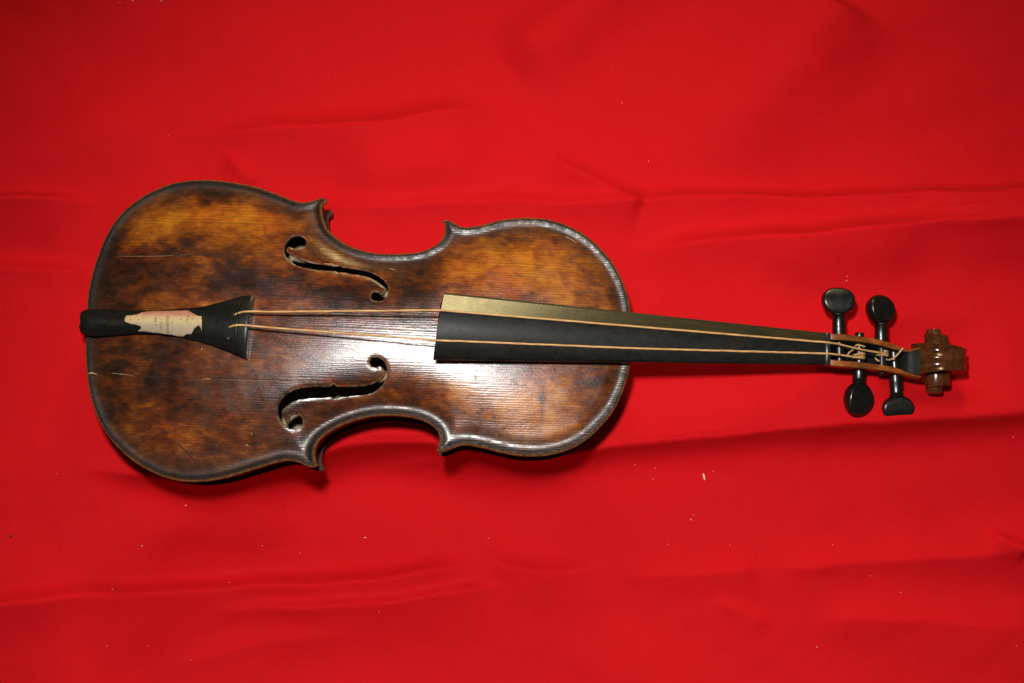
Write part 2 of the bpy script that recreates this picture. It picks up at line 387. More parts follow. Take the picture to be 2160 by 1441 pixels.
SEGS = [  # outline of the front in the photograph, one run per bout, corner tip to corner tip
    [(688, 426), (680.5, 433), (679.5, 447), (683, 463), (690, 481), (704, 496), (723, 510), (743, 520), (768, 528), (794, 533), (825, 534.5), (855, 533.4), (886, 530), (906, 522.5), (924, 512), (934.5, 498), (938, 481.5), (937, 471), (932.5, 465)],
    [(932.5, 465), (943, 463), (953, 466), (964, 473), (979, 478), (996, 477), (1019, 473), (1049, 464.5), (1081, 459.6), (1113, 458), (1145, 460), (1177, 467), (1203, 477), (1228, 490), (1252, 508), (1275, 531), (1294, 555), (1309, 581), (1320.5, 610), (1328, 640), (1332, 670), (1333.5, 705), (1333, 740), (1330, 768), (1325.5, 792), (1317, 819), (1304.5, 849), (1287.5, 877), (1266, 902), (1240, 926), (1209, 945), (1177, 956), (1145, 962), (1113, 963), (1081, 960), (1049, 953), (1017, 945), (992, 940), (971, 940.5), (955, 946), (942, 951.5), (929, 953.5), (920, 951)],
    [(920, 951), (925, 936), (926.5, 923), (922.5, 910), (911, 898), (890, 887), (861.5, 880), (825, 877), (784, 879), (753.5, 886), (723, 896.5), (698.5, 909.5), (678.5, 924), (667, 940), (663.5, 954), (665, 970), (670.5, 982)],
    [(670.5, 982), (662, 986), (648, 984), (630, 976), (607, 972), (581, 976.5), (555, 984.5), (516, 996.5), (477, 1008), (438, 1015), (399, 1016.5), (368, 1013), (337, 1004), (306, 989), (275, 969), (244, 941), (218, 907), (200, 871), (188, 830), (181.5, 789), (179, 748), (179.5, 712), (181.5, 670), (183, 630), (188, 598), (196, 567), (209, 528.5), (226, 490), (251.5, 453), (280, 427), (316, 404), (358, 387), (386, 381), (425, 378), (464, 380), (503, 385.5), (542, 393.5), (581, 407), (619.6, 421.5), (638, 426), (658.5, 422), (671.5, 418), (686, 416), (688, 426)],
]
SEG_L = [resample(catmull([L(x, y, Z_EDGE) for x, y in s], 8), .8) for s in SEGS]
OUT = np.vstack([s[:-1] for s in SEG_L])
def poly_area(p): return .5*np.sum(p[:, 0]*np.roll(p[:, 1], -1)-np.roll(p[:, 0], -1)*p[:, 1])
ORI = 1 if poly_area(OUT) > 0 else -1
def inward(seg, d):
    t = np.gradient(seg, axis=0); t /= np.linalg.norm(t, axis=1)[:, None]+1e-9
    nrm = np.stack([-t[:, 1], t[:, 0]], 1)*ORI
    p = seg+nrm*d; dd = seg_dist(p, OUT); return p[(dd > .94*d) & inside(p, OUT)]

def fz(pts, ox, oy, sc, z): return [L(ox+a/sc, oy+b/sc, z) for a, b in pts]
F_UP = fz([(485, 270), (470, 200), (420, 150), (330, 125), (240, 140), (170, 190), (115, 260), (85, 340), (75, 410), (80, 470), (105, 525), (150, 592), (220, 660), (310, 715), (420, 750), (560, 778), (700, 797), (850, 808), (1000, 812), (1060, 818), (1100, 842), (1140, 828), (1300, 852), (1450, 872), (1580, 895), (1700, 935), (1800, 985), (1890, 1050), (1960, 1112), (2020, 1165), (1990, 1222), (1945, 1275), (1915, 1270), (1890, 1240), (1830, 1222), (1770, 1230), (1738, 1270), (1735, 1330), (1760, 1378), (1840, 1395), (1930, 1394), (1990, 1362), (2037, 1300), (2062, 1230), (2065, 1160), (2035, 1080), (1980, 1000), (1900, 930), (1800, 870), (1700, 820), (1580, 785), (1450, 763), (1300, 743), (1160, 722), (1110, 690), (1060, 712), (900, 696), (750, 684), (600, 660), (480, 630), (350, 585), (250, 532), (165, 478), (118, 440), (122, 395), (160, 352), (230, 375), (320, 390), (410, 375), (465, 330)], 590, 480, 9.0, 53.5)
F_LO = fz([(1735, 170), (1750, 120), (1800, 85), (1870, 80), (1940, 105), (2000, 160), (2037, 240), (2052, 320), (2042, 400), (2010, 480), (1955, 560), (1875, 635), (1785, 692), (1700, 722), (1500, 747), (1300, 770), (1160, 795), (1095, 815), (1040, 785), (870, 800), (700, 805), (550, 817), (430, 842), (330, 887), (250, 942), (190, 1000), (158, 1060), (162, 1110), (195, 1180), (255, 1272), (272, 1220), (280, 1150), (322, 1097), (400, 1080), (470, 1105), (512, 1160), (520, 1230), (490, 1290), (430, 1335), (350, 1352), (270, 1337), (190, 1282), (130, 1200), (95, 1120), (82, 1040), (90, 960), (120, 890), (170, 810), (240, 745), (330, 690), (430, 650), (560, 620), (700, 605), (850, 600), (1000, 598), (1045, 588), (1090, 548), (1132, 588), (1300, 595), (1480, 590), (1620, 580), (1740, 555), (1840, 520), (1925, 468), (1985, 405), (1995, 350), (1965, 262), (1905, 232), (1850, 262), (1790, 252), (1750, 218)], 575, 745, 8.47, 52.5)
def close_curve(p):
    p = np.array(p); q = catmull(np.vstack([p, p[:1]]), 4); return resample(q, .7)[:-1]
HOLES = [close_curve(F_UP), close_curve(F_LO)]

# arching of front and back: membrane over the outline, stretched to a long arch
GS = 1.5
gx = np.arange(OUT[:, 0].min()-6, OUT[:, 0].max()+6, GS); gy = np.arange(OUT[:, 1].min()-6, OUT[:, 1].max()+6, GS)
GX, GY = np.meshgrid(gx, gy); GP = np.stack([GX.ravel(), GY.ravel()], 1)
IN = inside(GP, OUT).reshape(GX.shape); LAM = 45.0
U = np.zeros(GX.shape); k = (GS/LAM)**2
for it in range(2600):
    U[1:-1, 1:-1] = (U[:-2, 1:-1]+U[2:, 1:-1]+U[1:-1, :-2]+U[1:-1, 2:]+k)/(4+k); U *= IN
x0b, x1b = OUT[:, 0].min(), OUT[:, 0].max()
uc = U.max(0); ker = np.exp(-np.linspace(-2, 2, 25)**2); ker /= ker.sum(); uc = np.convolve(np.pad(uc, 12, 'edge'), ker, 'valid')
sx = np.clip((gx-x0b)/(x1b-x0b), 0, 1); q = np.abs(np.where(sx < .38, (sx-.38)/.38, (sx-.38)/.62))
HC = np.interp(sx, [0, .02, .06, .12, .2, .3, .38, .46, .54, .62, .7, .8, .9, .96, 1], [0, .14, .36, .61, .83, .965, 1.0, .972, .892, .785, .655, .475, .265, .12, 0])
kh = np.exp(-np.linspace(-2, 2, 17)**2); kh /= kh.sum(); HC = np.convolve(np.pad(HC, 8, 'edge'), kh, 'valid')
T = np.clip(U/np.maximum(uc, .02)[None], 0, 1)
ARCH = HC[None]*(.5*T**1.8+.5*smst(T, .30, 1.0))
ker2 = np.array([1, 4, 6, 4, 1.])/16
for _ in range(3):
    ARCH = np.apply_along_axis(lambda r: np.convolve(r, ker2, 'same'), 0, ARCH); ARCH = np.apply_along_axis(lambda r: np.convolve(r, ker2, 'same'), 1, ARCH)
def arch_at(P):
    fx = np.clip((P[:, 0]-gx[0])/GS, 0, len(gx)-1.001); fy = np.clip((P[:, 1]-gy[0])/GS, 0, len(gy)-1.001)
    i = fx.astype(int); j = fy.astype(int); a = fx-i; b = fy-j
    return ARCH[j, i]*(1-a)*(1-b)+ARCH[j, i+1]*a*(1-b)+ARCH[j+1, i]*(1-a)*b+ARCH[j+1, i+1]*a*b
H_TOP = 10.0
def top_z(P, d=None):
    P = np.asarray(P, float)
    if d is None: d = seg_dist(P, OUT)
    z = Z_EDGE+H_TOP*arch_at(P)*smst(d, 1.0, 14.0)
    z -= .62*np.exp(-((d-6.5)/3.6)**2)*smst(d, .8, 4)
    e = np.clip(1-d/1.6, 0, 1); z -= 1.7*(1-np.sqrt(np.clip(1-e*e, 0, 1)))
    return z
def tz1(x, y): return float(top_z(np.array([[x, y]]))[0])

def plate_mesh(grid, rings, holes):
    pts = [OUT]; edges = []; n = len(OUT); edges += [(i, (i+1) % n) for i in range(n)]; base = n
    for h in holes:
        pts.append(h); edges += [(base+i, base+(i+1) % len(h)) for i in range(len(h))]; base += len(h)
    for d in rings:
        for s in SEG_L:
            p = inward(s, d)
            pts.append(p)
    gxx = np.arange(x0b, x1b, grid); gyy = np.arange(OUT[:, 1].min(), OUT[:, 1].max(), grid); X, Y = np.meshgrid(gxx, gyy)
    X = X+np.where(np.arange(len(gyy)) % 2, grid/2, 0)[:, None]
    G = np.stack([X.ravel(), Y.ravel()], 1); G = G[inside(G, OUT)]; G = G[seg_dist(G, OUT) > (max(rings)+.5*grid)]; pts.append(G)
    for h in holes:
        pass
    P = np.vstack(pts)
    if holes:
        keep = np.ones(len(P), bool); nb = base
        Q = P[nb:]; kk = np.ones(len(Q), bool)
        for h in holes: kk &= ~inside(Q, h) & (seg_dist(Q, h) > .45)
        keep[nb:] = kk; P = P[keep]
    v, e, f, *_ = delaunay_2d_cdt([Vector(p) for p in P], edges, [], 0, 1e-5)
    V = np.array([tuple(p) for p in v]); F = np.array([list(t) for t in f if len(t) == 3])
    C = V[F].mean(1); ok = inside(C, OUT)
    for h in holes: ok &= ~inside(C, h)
    F = F[ok]
    used = np.unique(F); rm = -np.ones(len(V), int); rm[used] = np.arange(len(used)); V = V[used]; F = rm[F]
    a = V[F]; ar = (a[:, 1, 0]-a[:, 0, 0])*(a[:, 2, 1]-a[:, 0, 1])-(a[:, 1, 1]-a[:, 0, 1])*(a[:, 2, 0]-a[:, 0, 0])
    F[ar < 0] = F[ar < 0][:, ::-1]
    E = np.vstack([F[:, [0, 1]], F[:, [1, 2]], F[:, [2, 0]]]); key = {}
    for p, q_ in E: key[(p, q_)] = 1
    B = [(p, q_) for p, q_ in key if (q_, p) not in key]
    return V, F, B
def gauss(px, py, rx, ry, amp, rot=0):
    return (px, py, rx, ry, amp, rot)
WEAR = [gauss(450, 452, 120, 44, .42), gauss(330, 482, 60, 34, .25), gauss(560, 480, 60, 40, .18), gauss(1105, 560, 135, 62, .50), gauss(1210, 640, 70, 40, .22), gauss(1000, 610, 60, 40, .12),
        gauss(1090, 850, 60, 50, .40), gauss(1180, 840, 70, 70, .30), gauss(965, 815, 45, 50, .34), gauss(1130, 910, 90, 25, .16), gauss(580, 640, 130, 24, .16), gauss(440, 640, 90, 16, .14), gauss(430, 905, 130, 50, .04), gauss(420, 830, 220, 120, -.09), gauss(760, 660, 170, 60, -.08), gauss(560, 770, 50, 22, .16), gauss(720, 560, 60, 30, .16),
        gauss(455, 405, 30, 22, -.25), gauss(430, 415, 16, 20, -.3), gauss(400, 500, 22, 26, -.26), gauss(470, 590, 60, 40, -.22), gauss(300, 560, 70, 40, -.2), gauss(700, 625, 110, 40, -.26), gauss(560, 575, 70, 40, -.14), gauss(330, 790, 60, 50, -.22), gauss(400, 850, 60, 40, -.12), gauss(890, 590, 60, 60, -.22),
        gauss(650, 850, 90, 60, -.14), gauss(760, 800, 80, 30, -.16), gauss(1145, 840, 7, 42, -.55), gauss(1250, 800, 30, 50, -.16), gauss(1090, 770, 70, 24, -.1), gauss(240, 720, 30, 160, -.22), gauss(215, 560, 36, 90, -.25), gauss(690, 960, 80, 30, -.2)]
def wear_at(P):
    w = np.full(len(P), .47)
    for px, py, rx, ry, am, rot in WEAR:
        c = L(px, py, 55); w += am*np.exp(-(((P[:, 0]-c[0])/(rx/3.25))**2+((P[:, 1]-c[1])/(ry/3.25))**2))
    return w
def build_top():
    V, F, B = plate_mesh(1.6, [.35, .75, 1.2, 1.8, 2.6, 3.5, 4.4, 5.4, 6.6, 8.0, 9.6], HOLES)
    d = seg_dist(V, OUT); d[d < 1e-3] = 0; z = top_z(V, d)
    hd = np.full(len(V), 50.0)
    for h in HOLES: hd = np.minimum(hd, seg_dist(V, h))
    z -= .35*np.exp(-(hd/.6)**2)
    n = len(V); zb = np.minimum(z-2.9, np.maximum(Z_RIB1, z-3.6)); zb = np.where(d < 3.2, Z_RIB1, zb); zb = np.minimum(zb, z-1.6)
    V3 = np.vstack([np.c_[V, z], np.c_[V, zb]]); FF = [tuple(f) for f in F]+[tuple(f[::-1]+n) for f in F]; mi = [0]*len(F)+[1]*len(F)
    for p, q_ in B:
        FF.append((p, p+n, q_+n, q_)); mi.append(0 if d[p] < .01 else 2)
    w = wear_at(V)
    # carry wear values onto the underside copies as well
    o = mesh_obj('front_plate', V3, FF, [M_TOP, M_INSIDE, M_CUT], violin, True, mi, {'wear': np.r_[w, w], 'edge_d': np.r_[d, d], 'hole_d': np.r_[hd, hd]}, sharp=50)
    return o
front = build_top()
def build_back():
    V, F, B = plate_mesh(3.0, [.6, 1.4, 2.6, 4.2, 6.5], [])
    d = seg_dist(V, OUT); e = np.clip(1-d/1.6, 0, 1)
    zo = Z_BACK-9.4*arch_at(V)*smst(d, 1.0, 14)+1.2*np.exp(-((d-5.6)/2.5)**2)*smst(d, .8, 4)+1.6*(1-np.sqrt(np.clip(1-e*e, 0, 1)))
    zi = np.where(d < 3.4, Z_RIB0, np.minimum(zo+3.6, Z_RIB0)); n = len(V)
    V3 = np.vstack([np.c_[V, zi], np.c_[V, zo]]); FF = [tuple(f) for f in F]+[tuple(f[::-1]+n) for f in F]; mi = [1 if True else 0]*len(F)+[0]*len(F)
    dd = d[F].min(1); mi = [0 if x < 3.0 else 1 for x in dd]+[0]*len(F)
    for p, q_ in B: FF.append((p, p+n, q_+n, q_)); mi.append(0)
    return mesh_obj('back_plate', V3, FF, [M_BACK, M_INSIDE], violin, True, mi, sharp=50)
back = build_back()
def build_rib(seg):
    a = resample(inward(seg, 2.6), 1.5); b = resample(inward(seg, 3.9), 1.5)
    rings = []
    m = len(a); b = resample(b, 1.0); idx = np.linspace(0, len(b)-1, m).round().astype(int); b = b[idx]
    for i in range(m):
        rings.append([(a[i][0], a[i][1], Z_RIB0-.4), (a[i][0], a[i][1], Z_RIB1+.4), (b[i][0], b[i][1], Z_RIB1+.4), (b[i][0], b[i][1], Z_RIB0-.4)])
    V, F = loft(rings); return mesh_obj('rib', V, F, M_RIB, violin, True, sharp=40)
half = lambda s, i: (s[:i+1], s[i:])
iU = int(np.argmax(SEG_L[1][:, 0])); iL = int(np.argmin(SEG_L[3][:, 0]))
for s in (SEG_L[0], *half(SEG_L[1], iU), SEG_L[2], *half(SEG_L[3], iL)): build_rib(s)

# cracks and scratches in the front, thin grooves of dirt or bare wood that follow the arching
def mark(name, pts, width, mat, lift=.05):
    loc = np.array([L(x, y, 54) for x, y in pts])
    for _ in range(3): loc = np.array([L(x, y, tz1(*l)) for (x, y), l in zip(pts, loc)])
    p = resample(catmull(loc, 6), 1.2); p[1:-1] += rng.normal(0, .06, p[1:-1].shape)
    t = np.gradient(p, axis=0); t /= np.linalg.norm(t, axis=1)[:, None]; nr = np.stack([-t[:, 1], t[:, 0]], 1)
    n = len(p); w = 1.5*width*(.35+.65*rng.random(n))*np.sqrt(np.clip(np.sin(np.linspace(0, math.pi, n)), .02, 1))
    a = p+nr*w[:, None]/2; b = p-nr*w[:, None]/2
    V = np.vstack([np.c_[a, top_z(a)+lift], np.c_[p, top_z(p)+lift*2], np.c_[b, top_z(b)+lift]])
    V2 = np.vstack([V, V-[0, 0, .4]]); F = []
    for i in range(n-1):
        F += [(i, i+1, n+i+1, n+i), (n+i, n+i+1, 2*n+i+1, 2*n+i), (3*n+i, 4*n+i, 4*n+i+1, 3*n+i+1), (4*n+i, 5*n+i, 5*n+i+1, 4*n+i+1), (i, 3*n+i, 3*n+i+1, i+1), (2*n+i, 2*n+i+1, 5*n+i+1, 5*n+i)]
    return mesh_obj(name, V2, F, mat, front, True)
mark('crack', [(226, 540), (340, 539), (470, 537), (604, 534)], .6, M_CRK)
mark('crack', [(245, 541), (330, 540.5), (400, 537)], .28, M_SCR)
mark('crack', [(232, 790), (330, 795), (430, 798), (560, 801), (690, 806)], .6, M_CRK)
mark('scratch', [(424, 798), (436, 799), (449, 799.5)], .55, M_SCR)
mark('scratch', [(450, 801), (560, 803), (660, 807), (697, 808)], .28, M_SCR)
mark('scratch', [(235, 787), (262, 790), (285, 794)], .35, M_SCR)
mark('scratch', [(592, 750), (610, 757), (628, 765), (645, 778)], .55, M_SCR)
mark('crack', [(372, 932), (390, 950), (405, 966), (424, 989)], .75, M_CRK)
mark('scratch', [(424, 740), (426, 735), (428, 729)], .5, M_SCR)
mark('scratch', [(184, 789), (195, 787), (206, 791)], .8, M_SCR)
mark('scratch', [(519, 936), (521, 940), (524, 941)], .9, M_SCR)
mark('scratch', [(530, 912), (531, 918)], .7, M_SCR)
mark('scratch', [(1001, 790), (1004, 797), (1003, 806)], .8, M_SCR)
mark('scratch', [(1190, 498), (1202, 504), (1217, 512)], .6, M_SCR)
mark('scratch', [(1164, 778), (1168, 785)], .8, M_SCR)
mark('scratch', [(820, 566), (835, 570)], .4, M_SCR)
mark('scratch', [(683, 556), (700, 557.5), (716, 562)], .7, M_SCR, .02)

# ------------------------------------------------------------------ neck, fingerboard, nut
XN = L(1746, 737, 47)[0]                        # nut position along the axis
XE = L(925, 687, 72)[0]                         # free end of the fingerboard
def fb_line(x): t = (x-XE)/(XN-XE); return t
def edge_fit(p0, p1, z0, z1):                    # straight edge between two photo points
    a = L(p0[0], p0[1], z0); b = L(p1[0], p1[1], z1); return a, b
EU0, EU1 = edge_fit((930, 616), (1742, 702), 69.5, 45.5); EL0, EL1 = edge_fit((921, 758), (1742, 769.5), 69.5, 45.5)
def fb_edges(x):
    yu = EU0[1]+(EU1[1]-EU0[1])*(x-EU0[0])/(EU1[0]-EU0[0]); yl = EL0[1]+(EL1[1]-EL0[1])*(x-EL0[0])/(EL1[0]-EL0[0]); return yu, yl
def fb_ze(x): return 69.5+(45.5-69.5)*(x-XE)/(XN-XE)
FBR = 42.0
def fb_z(x, y):
    yu, yl = fb_edges(x); c = (yu+yl)/2; hw = (yu-yl)/2; r = y-c
    sag = FBR-math.sqrt(FBR**2-hw**2)
    arc = lambda v: math.sqrt(FBR**2-v*v)-(FBR-sag)
    fb = .42*hw
    if r > fb: h = arc(fb)+(-1.0*hw/21-arc(fb))*(r-fb)/(hw-fb)
    else: h = arc(max(r, -hw))
    return fb_ze(x)+h
def build_board():
    rings = []
    for x in np.r_[np.linspace(XE, XN-1.6, 40)]:
        sk = (x-XE)/(XN-XE); yu, yl = fb_edges(x); c = (yu+yl)/2; hw = (yu-yl)/2; ring = []
        vs = np.r_[np.linspace(-1, .40, 22), .42, np.linspace(.46, 1, 9)]
        for v in vs:
            y = c+v*hw; xx = x+(1-sk)*(2.7*(v))     # the free end is not quite square
            z = fb_z(x, y)
            if abs(v) > .985: z -= .35
            ring.append((xx, y, z))
        e = fb_ze(x)
        ring += [(x+(1-sk)*2.7, c+hw, e-5.2), (x, c+hw*.6, e-3.2), (x, c-hw*.6, e-3.2), (x-(1-sk)*2.7, c-hw, e-4.6)]
        rings.append(ring)
    V, F = loft(rings); n = len(rings[0]); mi = [1 if 22 <= j <= 30 else 0 for i in range(len(rings)-1) for j in range(n)]+[0, 0]
    return mesh_obj('fingerboard', V, F, [M_BOARD, M_BEVEL], violin, True, mi, sharp=7)
build_board()
def build_neck():
    rings = []; xb = L(1331, 712, 46)[0]
    for x, dep, wf in ((xb-6, 40, 1.0), (xb-1.5, 39, 1.0), (xb+4, 33, .99), (xb+10, 24, .98), (xb+20, 17.5, .96), (xb+45, 15, .95), (xb+80, 14, .95), (xb+110, 13.5, .95), (XN-4, 14.5, .97), (XN+3, 15.5, 1.0)):
        xx = min(x, XN-1.6); yu, yl = fb_edges(xx); c = (yu+yl)/2; hw = (yu-yl)/2*wf*.985; e = fb_ze(xx)-4.2
        rings.append([(x, c+hw*math.cos(a), e-dep*math.sin(a)**.8 if 0 < a < math.pi else e) for a in np.linspace(0, math.pi, 17)])
    V, F = loft(rings); return mesh_obj('neck', V, F, M_NECK, violin, True, sharp=50)
build_neck()
def build_nut():
    yu, yl = fb_edges(XN); rings = []; c = (yu+yl)/2; hw = (yu-yl)/2+.15
    for v in np.linspace(-1, 1, 15):
        y = c+v*hw; zt = fb_z(XN-1.5, np.clip(y, yl, yu))+1.1-(.6 if abs(v) > .98 else 0)
        rings.append([(XN-1.6, y, zt-.5), (XN-1.0, y, zt-.05), (XN+.4, y, zt), (XN+1.6, y, zt-.5), (XN+2.1, y, zt-1.4), (XN+2.1, y, 39), (XN-1.6, y, 39)])
    V, F = loft(rings); return mesh_obj('nut', V, F, M_NUT, violin, True, sharp=40)
build_nut()

# ------------------------------------------------------------------ pegbox and scroll
SC = np.array(L(1971, 762.5, 24)); SCZ = 23.5                     # scroll axis
def build_pegbox():
    st = [  # photo x, far wall y, near wall y, top z, bottom z, wall mm, cavity floor above bottom
        (1752, 703.5, 771, 45.5, 29.0, 4.2, 14.5), (1758, 704, 772, 45.8, 27.5, 4.1, 7), (1775, 704.5, 773.5, 45.5, 24.0, 4.0, 5), (1800, 707, 775, 44.5, 20.0, 3.9, 4.5), (1830, 711, 778, 42.5, 16.0, 3.8, 4.5), (1860, 717.5, 781.5, 40, 12.5, 3.7, 4.5), (1885, 725, 785.5, 37.5, 9.5, 3.7, 5), (1898, 730, 788.5, 36.3, 8.0, 3.2, 10), (1905, 733, 790, 35.7, 7.4, 2.8, 17), (1912, 735.5, 791.5, 35.3, 6.8, 2.3, 24), (1920, 737, 793, 34.8, 6.2, 1.8, 27.4), (1930, 735, 795, 34.2, 5.8, 1.4, 28), (1942, 732, 797, 34, 5.6, 1.2, 28.2)]
    rings = []
    for px, yu, yl, zt, zb, tw, fl_ in st:
        a = L(px, yu, zt); b = L(px, yl, zt); x = (a[0]+b[0])/2; ya, yb = a[1], b[1]; f = zb+fl_; m = (ya+yb)/2; k_ = .9
        rings.append([(x, ya-.5, zt), (x, ya, zt-.6), (x, m+(ya-m)*k_, (zt+zb)/2), (x, m+(ya-m)*.8, zb+2), (x, m+(ya-m)*.6, zb), (x, m+(yb-m)*.6, zb), (x, m+(yb-m)*.8, zb+2), (x, m+(yb-m)*k_, (zt+zb)/2), (x, yb, zt-.6), (x, yb+.5, zt),
                      (x, yb+tw-.4, zt), (x, yb+tw, zt-.5), (x, yb+tw+.3, f), (x, ya-tw-.3, f), (x, ya-tw, zt-.5), (x, ya-tw+.4, zt)])
    V, F = loft(rings); n = 16; mi = []
    for i in range(len(rings)-1):
        for j in range(n): mi.append(1 if 11 <= j <= 13 else 0)
    mi += [0, 0]
    return mesh_obj('pegbox', V, F, [M_PEGBOX, M_CAVE], violin, True, mi, sharp=45)
build_pegbox()
def build_scroll():
    th0, th1, eye = -150, 560, 4.9
    def rad(a): return np.interp(a, [-150, -90, 0, 90, 180, 270, 360, 450, 560], [23.5, 22.5, 21.2, 19.4, 15.4, 12.0, 10.4, 8.4, 6.2])
    def wid(a): return np.interp(a, [-150, -90, 0, 60, 120, 180, 270, 360, 450, 560], [9.6, 8.4, 6.7, 8.0, 9.8, 10.9, 13.6, 16.0, 17.6, 19.0])
    V = []; F = []
    def add(p): V.append(p); return len(V)-1
    def pt(a, r, y): return (SC[0]+r*math.cos(R(a)), SC[1]+y, SCZ+r*math.sin(R(a)))
    A = np.arange(th0, th1+.1, 6.0)
    # spine of the outer turn, fluted
    prof = np.array([-1, -.93, -.8, -.62, -.45, -.28, -.12, 0, .12, .28, .45, .62, .8, .93, 1]); dep = np.array([0, -.1, -.9, -1.5, -1.6, -1.2, -.35, 0, -.35, -1.2, -1.6, -1.5, -.9, -.1, 0])
    prev = None
    for a in A[A <= th0+360]:
        fade = 1-smst(np.array([a]), 150, 200)[0]*.8
        row = [add(pt(a, rad(a)+(.35+.75*smst(np.array([abs(a-20)]), 25, 65)[0])*dd*fade, v*wid(a))) for v, dd in zip(prof, dep)]
        if prev: F += [(prev[i], prev[i+1], row[i+1], row[i]) for i in range(len(row)-1)]
        prev = row
    for s in (-1, 1):
        prev = None
        for a in A:                                       # turn walls standing out sideways
            y0 = wid(a-360) if a-360 >= th0 else wid(a)-.1
            row = [add(pt(a, rad(a)-.25, s*(y0-.6))), add(pt(a, rad(a)-.25, s*(wid(a)-.4))), add(pt(a, rad(a)-.5, s*wid(a))), add(pt(a, rad(a)-1.3, s*(wid(a)+.05)))]
            r_in = rad(a+360) if a+360 <= th1 else eye
            cyv = wid(a)-1.1
            row += [add(pt(a, (rad(a)*.55+r_in*.45)-.2, s*cyv)), add(pt(a, r_in-1.2, s*(wid(a)-.7)))]
            if prev: F += [(prev[i], prev[i+1], row[i+1], row[i]) if s > 0 else (prev[i], row[i], row[i+1], prev[i+1]) for i in range(len(row)-1)]
            prev = row
        # eye
        rows = []
        for y, r in ((12, eye), (20.6, eye), (21.4, eye-.6), (21.7, eye-2.2), (21.75, .3)):
            rows.append([add((SC[0]+r*math.cos(t), SC[1]+s*y, SCZ+r*math.sin(t))) for t in np.linspace(0, 2*math.pi, 24, endpoint=False)])
        for i in range(len(rows)-1): F += [(rows[i][j], rows[i][(j+1) % 24], rows[i+1][(j+1) % 24], rows[i+1][j]) for j in range(24)]
    # solid core so that the turns are not hollow
    rows = []
    for y in (-7.4, 7.4):
        rows.append([add((SC[0]+14.5*math.cos(t), SC[1]+y, SCZ+14.5*math.sin(t))) for t in np.linspace(0, 2*math.pi, 24, endpoint=False)])
    F += [tuple(rows[0]), tuple(rows[1][::-1])]+[(rows[0][j], rows[0][(j+1) % 24], rows[1][(j+1) % 24], rows[1][j]) for j in range(24)]
    return mesh_obj('scroll', V, F, M_SCROLL, violin, True, sharp=42)
build_scroll()

# ------------------------------------------------------------------ pegs
def build_peg(head_px, head_z, tip_px, tip_z, half_w, half_l, roll, label):
    h = np.array(L3(*head_px, head_z)); t = np.array(L3(*tip_px, tip_z)); ax = t-h; ln = np.linalg.norm(ax); ax /= ln
    s0 = h+ax*(half_l-1.0)                                       # shaft begins at the base of the head
    tot = ln-half_l+1.0
    V, F = lathe_along(s0, t, [(0, 3.0), (.6, 4.2), (1.4, 4.7), (2.2, 4.2), (2.6, 3.9), (3.2, 4.3), (3.8, 4.0), (tot*.28, 4.4), (tot*.36, 4.3), (tot*.45, 3.6), (tot-1.5, 3.1), (tot-.4, 2.9), (tot, 2.2)], 20)
    peg = mesh_obj('tuning_peg', V, F, M_PEG, violin, True, sharp=50); peg['label'] = label
    sd = np.cross(ax, [0, 0, 1.0]); sd /= np.linalg.norm(sd); nm = np.cross(sd, ax)
    sd, nm = sd*math.cos(R(roll))+nm*math.sin(R(roll)), -sd*math.sin(R(roll))+nm*math.cos(R(roll))
    rows = []; PR = ((0.02, 1), (.3, 1), (.55, 1), (.75, 1), (.86, .99), (.91, .93), (.95, .80), (.98, .58), (1.0, .25))
    for f, pr in list(PR)+[(f_, -p_) for f_, p_ in PR[::-1]]:
        ring = []
        for a in np.linspace(0, 2*math.pi, 36, endpoint=False):
            ca, sa = math.cos(a), math.sin(a); e = 2.2
            r = (abs(ca)**e+abs(sa)**e)**(-1/e); yy = f*r*sa
            ring.append(h+sd*(half_w*f*r*ca*(1-.06*sa))+ax*(half_l*yy)+nm*(pr*(4.1-2.3*yy*yy+.7*yy)))
        rows.append(ring)
    V, F = loft(rows); mesh_obj('peg_head', V, F, M_PEG, peg, True, sharp=60)
    return peg
build_peg((1768, 635.5), 35, (1771, 769), 34, 10.9, 9.2, 0, 'black peg with its flat oval head turned face up')
build_peg((1857, 653), 31, (1861, 792), 28.5, 10.4, 9.8, 27, 'black peg whose rounded head is turned half sideways')
build_peg((1811, 842), 28, (1813, 701.5), 34, 10.4, 11.2, -26, 'black peg with a tilted glossy rounded head')
build_peg((1893, 861.5), 19.8, (1884, 731), 27, 10.9, 8.4, 0, 'black peg whose flat oval head touches the fold of the cloth')

# ------------------------------------------------------------------ tailpiece, saddle, end button
TP = [  # far edge point, near edge point, centre height of the top face, crown height
    ((169, 667), (171, 694), 56.0, 1.0), ((170, 660), (173, 702), 56.8, 2.6), ((176, 655), (178, 707), 57.6, 4.0), ((188, 652), (188, 709), 58.2, 4.6), ((210, 652), (208, 709), 58.6, 4.6), ((240, 653.5), (240, 707.5), 59.0, 4.4), ((280, 655.5), (280, 704.5), 59.6, 4.0), ((330, 654.5), (330, 704.5), 60.6, 3.8),
    ((380, 651.5), (380, 710.5), 61.6, 3.8), ((427, 647), (425, 721), 62.8, 4.2), ((462, 638.5), (458, 732), 64.0, 4.8), ((492, 630), (484, 742), 65.0, 5.2), ((514, 624), (502, 750), 65.6, 5.4), ((530, 622.5), (516, 756), 65.8, 5.4), ((536, 622.5), (520, 757.5), 65.2, 5.4)]
TPL = []
for (u, l, zc, cr) in TP:
    TPL.append((np.array(L(u[0], u[1], zc-cr)), np.array(L(l[0], l[1], zc-cr)), zc, cr))
